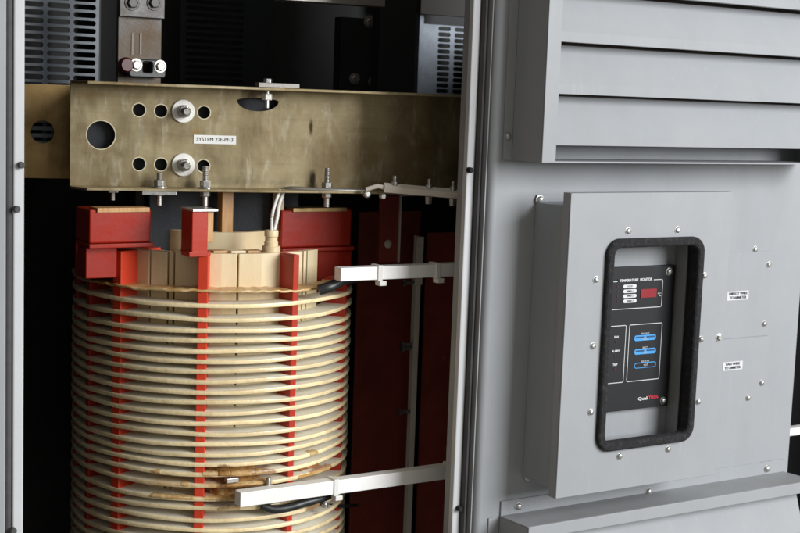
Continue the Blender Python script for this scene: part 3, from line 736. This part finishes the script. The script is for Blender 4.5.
# clamp plates under / on the flanges
u, w = bp(159, 195, FV); MB().box(u - .028, u + .03, FV - .001, -.01, -.0105, -.0048).build('clamp_plate', ZINC, beam, .0006)
u, w = bp(115, 195, FV); MB().box(u - .008, u + .008, FV + .02, FV + .034, -.009, -.0048).build('hex_nut', ZINC, beam, .0006)
MB().lathe([(.0035, -.022), (.0035, -.009)], (u, FV + .027, 0), 'z', 10).build('stud_end', ALU, beam)
# bolt through the upper flange, and its rectangular washer
u, _ = bp(267, 100, -.03)
MB().lathe([(.0042, zt - .030), (.0042, zt - .0005)], (u, -.03, 0), 'z', 12).build('stud', ZINC, beam, smooth=True)
MB().lathe([(.0085, zt - .0165), (.009, zt - .015), (.009, zt - .007), (.0085, zt - .0055)], (u, -.03, 0), 'z', 6).build('hex_nut', WASHER, beam, .0005)
ua, ub = bp(257.5, 85, -.04)[0], bp(298, 86, -.04)[0]
MB().box(ua, ub, -.05, -.02, zt + .0052, zt + .0128).build('clamp_plate', ALU, beam, .0008)
MB().lathe([(.0075, zt + .013), (.0075, zt + .019), (.006, zt + .0205)], (u, -.032, 0), 'z', 6).build('bolt_head', ZINC, beam, .0005)
# soot marks on the web
# label strip on the web
ul, wl_ = bp(193.6, 139.2); ur, _ = bp(236, 140)
lb = thing('printed_label', 'narrow white printed label reading SYSTEM on the steel beam', 'label', BF.o + BF.u * ul + Vector((0, 0, BZ + wl_)) - BF.v * .0004, BA)
hh = sc(4.3)
MB().box(0, ur - ul, -.0006, 0, -hh, hh).build('backing', PAPER, lb)
text('SYSTEM 22E-PF-3', (ur - ul) / 2, .0, -.0009, .0088, INKK, lb, wide=(ur - ul) * .86)

# brass coloured plate behind the beam's left end
PF = Frame(bo + nb * .10, BA)
ua, za = PF.px(22, 178); ub, zb2 = PF.px(73, 85.5)
pl = thing('cross_plate', 'brassy brown steel cross plate with a slot behind the left end of the beam', 'plate', (PF.o.x, PF.o.y, za), BA)
uc, wc = PF.px(42.5, 132)
rs = PF.px(54, 132)[0] - uc
plate('sheet', [[(ua - .06, 0), (ub + .004, 0), (ub + .004, zb2 - za), (ua - .06, zb2 - za)], circle(uc, wc - za, rs, 30)], 0, .004, CHROM2, pl, .0005)
plate('slot_guard', [circle(uc, wc - za, rs + .004, 30)] + [rrect(uc - rs, uc + rs - .002, wc - za + k * .0125 - .003, wc - za + k * .0125 + .003, .0025, 4) for k in (-1, 0, 1)], .012, .015, SLATE, pl)

# right hand beam beyond a bundle of ties
u2a = BF.px(383, 188, -.06)
B2 = Frame(bo, BA)

# ================================================================== red support blocks, insulators, timber above the coil
def block(name, label, cat, pxs, Y, depth, m, group=None, bevel=.002, rz=0, xpad=0):
    """upright block whose front face covers the pixel box at depth Y"""
    x0, y0, x1, y1 = pxs
    a = at(x0, (y0 + y1) / 2, Y); c = at(x1, (y0 + y1) / 2, Y); zt = at((x0 + x1) / 2, y0, Y).z; zb = at((x0 + x1) / 2, y1, Y).z
    t = thing(name, label, cat, (a.x, Y, zb), rz, group)
    return t, c.x - a.x, zt - zb
YA_ = YC - .13
GR = 'red support blocks under the beam'
t, w, h = block('support_block', 'deep red support block with a pale top strip, on the left of the coil', 'block', (89.5, 209.5, 151, 243), YA_, .1, RED, GR)
MB().box(0, w, 0, .07, 0, h).build('block_body', DEEPRED_SHADED, t, .003)
MB().box(.012, w - .004, -.0035, .03, h - .0045, h + .003).build('top_strip', TIMBER, t, .0006)
MB().box(-.002, w + .004, -.006, .06, -.0075, -.0004).build('ledge', DEEPRED_SHADED, t, .0015)
MB().box(.0, .054, .016, .06, -.06, -.0078).build('leg', DEEPRED_SHADED, t, .002)
t, w, h = block('support_block', 'wide red support block on the right of the coil, reaching down to the discs', 'block', (281, 210, 351.5, 247), YC - .12, .1, RED, GR)
MB().box(0, w, 0, .07, 0, h).build('block_body', DEEPRED_SHADED, t, .003)
MB().box(.022, w - .012, -.003, .03, h - .003, h + .004).build('top_strip', CHROM2, t, .0006)
MB().box(-.0, w + .004, -.006, .06, -.0075, -.0004).build('ledge', DEEPRED_SHADED, t, .0015)
lx0 = at(317.5, 265, YC - .116).x - t.location.x; lx1 = at(351.5, 265, YC - .116).x - t.location.x
MB().box(lx0, lx1, .004, .06, -.10, -.0078).build('leg', DEEPRED_SHADED, t, .002)
YCO = YFRONT + .035
t, w, h = block('support_block', 'narrow red upright post with a steel cap between the cream blocks', 'block', (192, 212, 208, 254), YCO, .05, RED, GR)
MB().box(0, w, 0, .045, 0, h).build('block_body', RED, t, .0015)
MB().box(-.0, w + .017, -.002, .05, h + .0005, h + .0045).build('steel_cap', ZINC, t, .0006)
MB().box(w + .0005, w + .0125, .006, .045, .018, h).build('side_lining', TIMBER, t, .001)
MB().box(-.006, w + .004, -.004, .03, -.004, .004).build('foot', RED, t, .001)
# timber strips
GT = 'timber strips standing between the core and the beam'
t, w, h = block('timber_strip', 'golden varnished timber strip right behind the narrow red post', 'timber', (222, 192, 233.5, 236), YC - .10, .03, TIMBER, GT)
MB().box(0, w, 0, .02, 0, h).build('strip', TIMBER, t, .0015)
t, w, h = block('timber_strip', 'pale timber strip behind the white tube, beside the right red block', 'timber', (277, 192, 284, 250), YC - .11, .03, TIMBER, GT)
MB().box(0, w, 0, .02, 0, h).build('strip', CREAM, t, .0015)
# dark core limb
core = thing('core_limb', 'dark laminated steel core limb standing inside the coil under the beam', 'core', (XC, YC, 0), BA)
MB().box(-.13, .14, -.06, .1, .3, wfb + .04).build('lamination_stack', NAVY, core, .002)
MB().box(-.15, -.132, -.03, .1, .3, wfb + .04).build('lamination_step', NAVY, core, .002)
us = Vector((bo + BF.u * u0) - Vector((XC, YC, 0))).dot(BF.u)
MB().box(us + .025, us + 1.15, -.09, .12, wfb + .012, wft - .004).build('top_yoke', NAVY, core, .002)
# inner winding top ring
zin = on_cyl(236, 232.5, RC * .44).z; zin0 = zbar - .03
inn = thing('inner_winding', 'pale inner winding cylinder whose top edge rises behind the cream blocks', 'winding', (XC, YC, zin0))
b = MB(); 
r1 = RC * .44; r0 = r1 - .02
MB().lathe([(r0, 0), (r1, 0), (r1, zin - zin0), (r0, zin - zin0), (r0, 0)], (0, 0, 0), 'z', 64).build('cylinder', CREAM, inn, smooth=True)
MB().lathe([(RB - .032, .0), (RB - .032, .022), (r1 + .012, .022), (r1 + .012, 0)], (0, 0, -.002), 'z', 64).build('end_ring', CREAM, inn, smooth=True)
# ring of small packers on the end ring
for k, th in enumerate((-14, 2, 12, 22)):
    x, y = ring_pt(th, RC * .68); MB().box(x - .014, x + .014, y - .012, y + .012, .0205, .032).build('packer', TIMBER if k % 2 else CREAM, inn, .001)
# bushing
q = on_cyl(271, 250, RC * .74)
bu = thing('bushing', 'cream stepped cylindrical bushing in front of the right red block with tubes rising from it', 'bushing', (q.x, q.y, q.z))
s = .00171
MB().lathe([(9.2 * s, 0), (9.2 * s, 9 * s), (8.6 * s, 10 * s)], (0, 0, -.01), 'z', 28).build('base', CREAM, bu, smooth=True)
MB().lathe([(7 * s, 0), (7 * s, 4 * s), (6.2 * s, 5 * s), (6.2 * s, 9 * s), (7 * s, 10 * s), (7 * s, 15 * s), (6.4 * s, 16 * s)], (0, 0, -.01 + 10 * s), 'z', 28).build('collar', CREAM, bu, smooth=True)
e = at(279, 193, q.y + .03)
def L3(p): return Vector(p) - q
tube_pts = spline_pts([(0, 0, 15 * s), L3(at(272, 217, q.y)), L3(at(275, 204, q.y + .01)), L3(at(280, 190, q.y + .02))])
MB().tube(tube_pts, .0028, 10).build('tube', NYLON, bu, smooth=True)
tube_pts = spline_pts([(.006, .006, 15 * s), L3(at(277, 218, q.y + .01)), L3(at(279, 205, q.y + .02)), L3(at(284, 190, q.y + .03))])
MB().tube(tube_pts, .0034, 10).build('tube', NYLON, bu, smooth=True)

# ================================================================== white bars, ties and black cables
GB = 'white fibreglass bars from the coil to the door frame'
def bar(label, xl, yt, yb, xr, Y, clips, cm=True):
    zt_ = at(xl, yt, Y).z; zb_ = at(xl, yb, Y).z; X0 = at(xl, yt, Y).x; X1 = at(xr, yt, Y).x
    t = thing('fibreglass_bar', label, 'bar', (X0, Y, zb_), 0, GB)
    MB().box(0, X1 - X0, 0, .022, 0, zt_ - zb_).build('bar_body', WHITE, t, .0012)
    for (x, y) in clips:
        p = at(x, y, Y); cx = p.x - X0; hh = zt_ - zb_
        b = MB().box(cx - .0045, cx + .0045, -.0022, .0242, -.0022, hh + .0022)
        b.build('cable_tie', NYLON, t, .0008)
        MB().box(cx - .002, cx + .012, -.004, .012, -.0105, -.0024).build('tie_head', NYLON, t, .001)
    return t
YBAR = YFRONT - .03
bar('upper white bar level with the top of the coil, ending against the right frame', 341, 268.2, 281.5, 466, YBAR, ((380, 272), (438, 270)))
bar('lower white bar crossing the front of the coil near the picture bottom', 240.5, 493, 507.5, 459, YBAR, ((336, 486), (452, 470)))
p_ = at(797, 431, 2.3)
bar('short white bar seen in the gap right of the door edge', 780, 430, 437.5, 840, 2.3, ())
# black cables
def cable(label, pts, r, ends=None, name='cable'):
    P = [at(x, y, Y) for x, y, Y in pts]; o = P[0]
    ob = MB().tube(spline_pts([p - o for p in P]), r, 12).build(name, BLACK, None, smooth=True); ob.location = o
    return tag(ob, label, 'cable', 'black cables tied to the white bars')
cable('stub of thick black cable under the left end of the upper white bar', [(319, 290, YBAR + .03), (330, 286.5, YBAR + .025), (345, 279.5, YBAR + .035), (372, 275, YBAR + .06), (420, 271, YBAR + .09)], .0095)
cable('thick black cable drooping under the lower white bar across the coil', [(262, 505.5, YBAR + .026), (272, 509, YBAR + .02), (286, 508, YBAR + .016), (304, 503, YBAR + .016), (330, 495, YBAR + .03), (356, 480, YBAR + .09), (372, 474, YBAR + .14)], .0072)
cable('thin black lead end poking out right of the coil under the lower bar', [(330, 505, YFRONT + .06), (345, 506, YFRONT + .08), (358, 505, YFRONT + .12)], .003)

# ================================================================== right hand bay
YR = 2.36
GM = 'dark red insulating sheets in the right bay'
def sheet(label, pxs, Y, th, m, name='insulating_sheet', cat='sheet', group=GM, extra=None):
    x0, y0, x1, y1 = pxs
    a = at(x0, (y0 + y1) / 2, Y); c = at(x1, (y0 + y1) / 2, Y); zt = at((x0 + x1) / 2, y0, Y).z; zb = at((x0 + x1) / 2, y1, Y).z
    t = thing(name, label, cat, (a.x, Y, zb), 0, group)
    MB().box(0, c.x - a.x, 0, th, 0, zt - zb).build('board', m, t, .001)
    return t, a.x, zb
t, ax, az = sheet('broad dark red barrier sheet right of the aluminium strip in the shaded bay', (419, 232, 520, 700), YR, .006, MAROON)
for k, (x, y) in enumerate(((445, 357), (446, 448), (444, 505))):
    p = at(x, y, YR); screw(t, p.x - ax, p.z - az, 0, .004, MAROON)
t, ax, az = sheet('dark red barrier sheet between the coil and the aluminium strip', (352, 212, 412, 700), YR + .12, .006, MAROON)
# upper maroon post with pale edge
t, ax, az = sheet('narrow maroon upright under the cable run, edged by a thin pale strip', (380, 196, 398.5, 262), YR - .05, .008, MAROON, 'insulating_upright', 'upright', None)
p = at(398.8, 230, YR - .05); zt = at(398.8, 194.5, YR - .05).z; zb = at(397, 262, YR - .05).z
MB().box(p.x - ax, p.x - ax + .0028, -.003, .01, zb - az, zt - az).build('edge_strip', STRIPM, t)
p2 = at(426, 195, YR - .05)
MB().box(p.x - ax + .0029, p2.x - ax, -.003, .01, zt - az - .003, zt - az).build('edge_strip', STRIPM, t)
p = at(388, 244, YR - .05); screw(t, p.x - ax, p.z - az, 0, .0065, STRIPM)
# aluminium angle strip
a = at(417, 237, YR - .03); b2 = at(424, 237, YR - .03); zb = at(411, 560, YR - .03).z
al = thing('aluminium_strip', 'tall dull aluminium angle strip with a hole near its top in the right bay', 'strip', (a.x, YR - .03, zb))
wz = b2.x - a.x; hz = a.z - zb
zn = at(417, 285, YR - .03).z - zb
plate('strip', [[(0, zn), (wz, zn), (wz, hz), (0, hz)], circle(wz * .45, hz - .018, .0022, 14)], 0, .003, STRIPM, al)
MB().box(.002, wz * .8, .0005, .003, 0, zn - .0005).build('lower_strip', STRIPM, al)
MB().box(wz * .8 - .002, wz * .8, .0031, .028, 0, hz).build('return_leg', STRIPM, al)
for (x, y) in ((408, 283), (406.5, 345), (406.5, 348.5), (404, 412)):
    p = at(x, y, YR - .02)
    b = MB().lathe([(.006, -.012), (.006, -.006), (.0035, -.006), (.0035, .02)], (p.x - a.x, .012, p.z - zb), 'x', 12).build('side_bolt', ZINC, al, smooth=True)

# continuing lower rail with tied tubes at the right of the beam
def tubeobj(name, label, cat, pts, r, m, group=None):
    P = [at(x, y, Y) for x, y, Y in pts]; o = P[0]
    ob = MB().tube(spline_pts([p - o for p in P]), r, 12).build(name, m, None, smooth=True); ob.location = o
    return tag(ob, label, cat, group)
tubeobj('sleeved_tube', 'pale grey sleeved tube lying along the lower edge of the beam', 'tube', [(281, 190, 2.19), (292, 188.6, 2.17), (312, 189.8, 2.15), (338, 190.5, 2.13), (366, 191.5, 2.12)], .0042, ALU)
rail = at(384, 187.5, 2.085); re = at(470, 195, 2.03)
rt_ = thing('support_rail', 'narrow pale support rail sloping behind the door frame right of the beam', 'rail', rail)
d = re - rail
MB().tube([Vector((0, 0, 0)), d * .5, d], .0085, 4).build('rail_body', STRIPM, rt_)
MB().tube([at(366, 189.5, 2.10) - rail, at(378, 186, 2.09) - rail, Vector((0, 0, 0))], .004, 8).build('rail_end', STRIPM, rt_, smooth=True)
for k in (.12, .52, .8):
    p = d * k; MB().lathe([(.006, .006), (.006, .012), (.0035, .013), (.0035, .022)], p, 'z', 10).build('bolt', ZINC, rt_, smooth=True)
    if k > .5: MB().lathe([(.006, -.022), (.007, -.009)], p, 'z', 6).build('hex_nut', ZINC, rt_)
p = at(366, 194, 2.10) - rail; MB().lathe([(.0065, 0), (.0065, .006), (.004, .008)], p, 'y', 14).build('bolt', ZINC, rt_, smooth=True)
p = at(381.5, 196, 2.09) - rail; MB().lathe([(.0055, 0), (.0055, .006), (.004, .008)], p, 'y', 14).build('bolt', ZINC, rt_, smooth=True)

# ================================================================== busbar and terminals at the top
YBU = YC - .02
a = at(117.5, 80, YBU); c = at(161, 80, YBU); zt = at(140, -40, YBU).z
bus = thing('busbar', 'upright tinned copper busbar with bolted joint rising above the beam', 'busbar', (a.x, YBU, a.z - .03))
bz = a.z - .03; w = c.x - a.x
MB().box(0, w, 0, .008, 0, zt - bz).build('bar_body', COPPER, bus, .001)
zj = at(140, 17.5, YBU - .01).z - bz
MB().box(-.001, w + .001, -.010, -.0005, zj, zt - bz).build('joint_plate', TARN, bus, .001)
for (x, y) in ((132, 3), (154, 3)):
    p = at(x, y, YBU - .01); screw(bus, p.x - a.x, p.z - bz, -.010, .0085, TARN, 'bolt', 'hex', .2)
for x in (131.5, 139.5): p = at(x, 40, YBU); MB().box(p.x - a.x, p.x - a.x + .0035, -.0012, -.0002, at(x, 55, YBU).z - bz, at(x, 33, YBU).z - bz).build('tape_strip', TAPE, bus)
cl = thing('terminal_clamp', 'black terminal clamp with two silver bolts at the foot of the busbar', 'clamp', (at(129, 76, YBU - .03).x, YBU - .03, at(129, 77, YBU - .03).z))
o = cl.location; w2 = at(166, 76, YBU - .03).x - o.x; h2 = at(140, 59, YBU - .03).z - o.z
plate('clamp_body', [rrect(0, w2, 0, h2, .006), rrect(w2 * .38, w2 * .62, h2 * .28, h2 * .85, .003)], 0, .02, BLACK, cl, .002)
for (x, y) in ((136, 65), (160, 66.5)):
    p = at(x, y, YBU - .03); screw(cl, p.x - o.x, p.z - o.z, 0, .0072, ALU, 'bolt', 'hex', .5)
p = at(124.5, 65, YBU - .02)
MB().lathe([(.011, 0), (.013, .004), (.013, .012), (.010, .016)], (p.x - o.x, .012, p.z - o.z), 'y', 20).build('red_sleeve', mat('dark_red_sleeve', (.06, .006, .006), .4), cl, smooth=True)
# dark upright and dim terminals on the far right top
t, ax, az = sheet('black upright busbar cover crossing the dark top of the bay', (380, -40, 416, 97), YC + .05, .03, DARK, 'busbar_cover', 'cover', None)
t2, ax, az = sheet('dim dark terminal block with bolts left of the black upright', (341, 18, 377, 92), YC + .12, .03, DARK, 'terminal_block', 'terminal', None)
for (x, y) in ((354.5, 79), (369, 22), (373, 82)):
    p = at(x, y, YC + .12); screw(t2, p.x - ax, p.z - az, 0, .0075, ALU, 'bolt', 'hex', .4)
a = at(285, -3, 2.25); c = at(385, 7, 2.25)
tb = thing('overhead_bar', 'pale steel bar crossing the very top of the dark bay', 'bar', (a.x, 2.25, at(290, 0.5, 2.25).z))
MB().hull([(0, 0, 0), (0, .04, 0), (0, .04, .03), (0, 0, .03)], [(c.x - a.x, -.0, c.z - at(290, .5, 2.25).z), (c.x - a.x, .04, c.z - at(290, .5, 2.25).z), (c.x - a.x, .04, .03), (c.x - a.x, 0, .03)]).build('bar_body', ALU, tb, .001)

# ================================================================== light
KEY_AZ, KEY_EL = 31, 16                    # the open bay door of the hall lies to the front right
w = bpy.data.worlds.new('World'); scene.world = w; w.use_nodes = True
bg = w.node_tree.nodes['Background']; bg.inputs['Color'].default_value = (1, .95, .87, 1); bg.inputs['Strength'].default_value = .32
al_ = bpy.data.lights.new('bay_door_daylight', 'AREA'); al_.shape = 'RECTANGLE'; al_.size = 2.9; al_.size_y = 2.8
al_.energy = 415; al_.color = (.97, .985, 1)
ao = bpy.data.objects.new('bay_door_daylight', al_); COL.objects.link(ao)
dirv = Vector((-math.sin(R(KEY_AZ)) * math.cos(R(KEY_EL)), math.cos(R(KEY_AZ)) * math.cos(R(KEY_EL)), -math.sin(R(KEY_EL))))
ao.rotation_euler = dirv.to_track_quat('-Z', 'Y').to_euler(); ao.location = Vector((1.2, 2.0, 1.45)) - dirv * 5.6
scene.view_settings.view_transform = 'Standard'; scene.view_settings.look = 'None'
scene.view_settings.exposure = .1; scene.view_settings.gamma = 1
scene.render.engine = 'CYCLES'
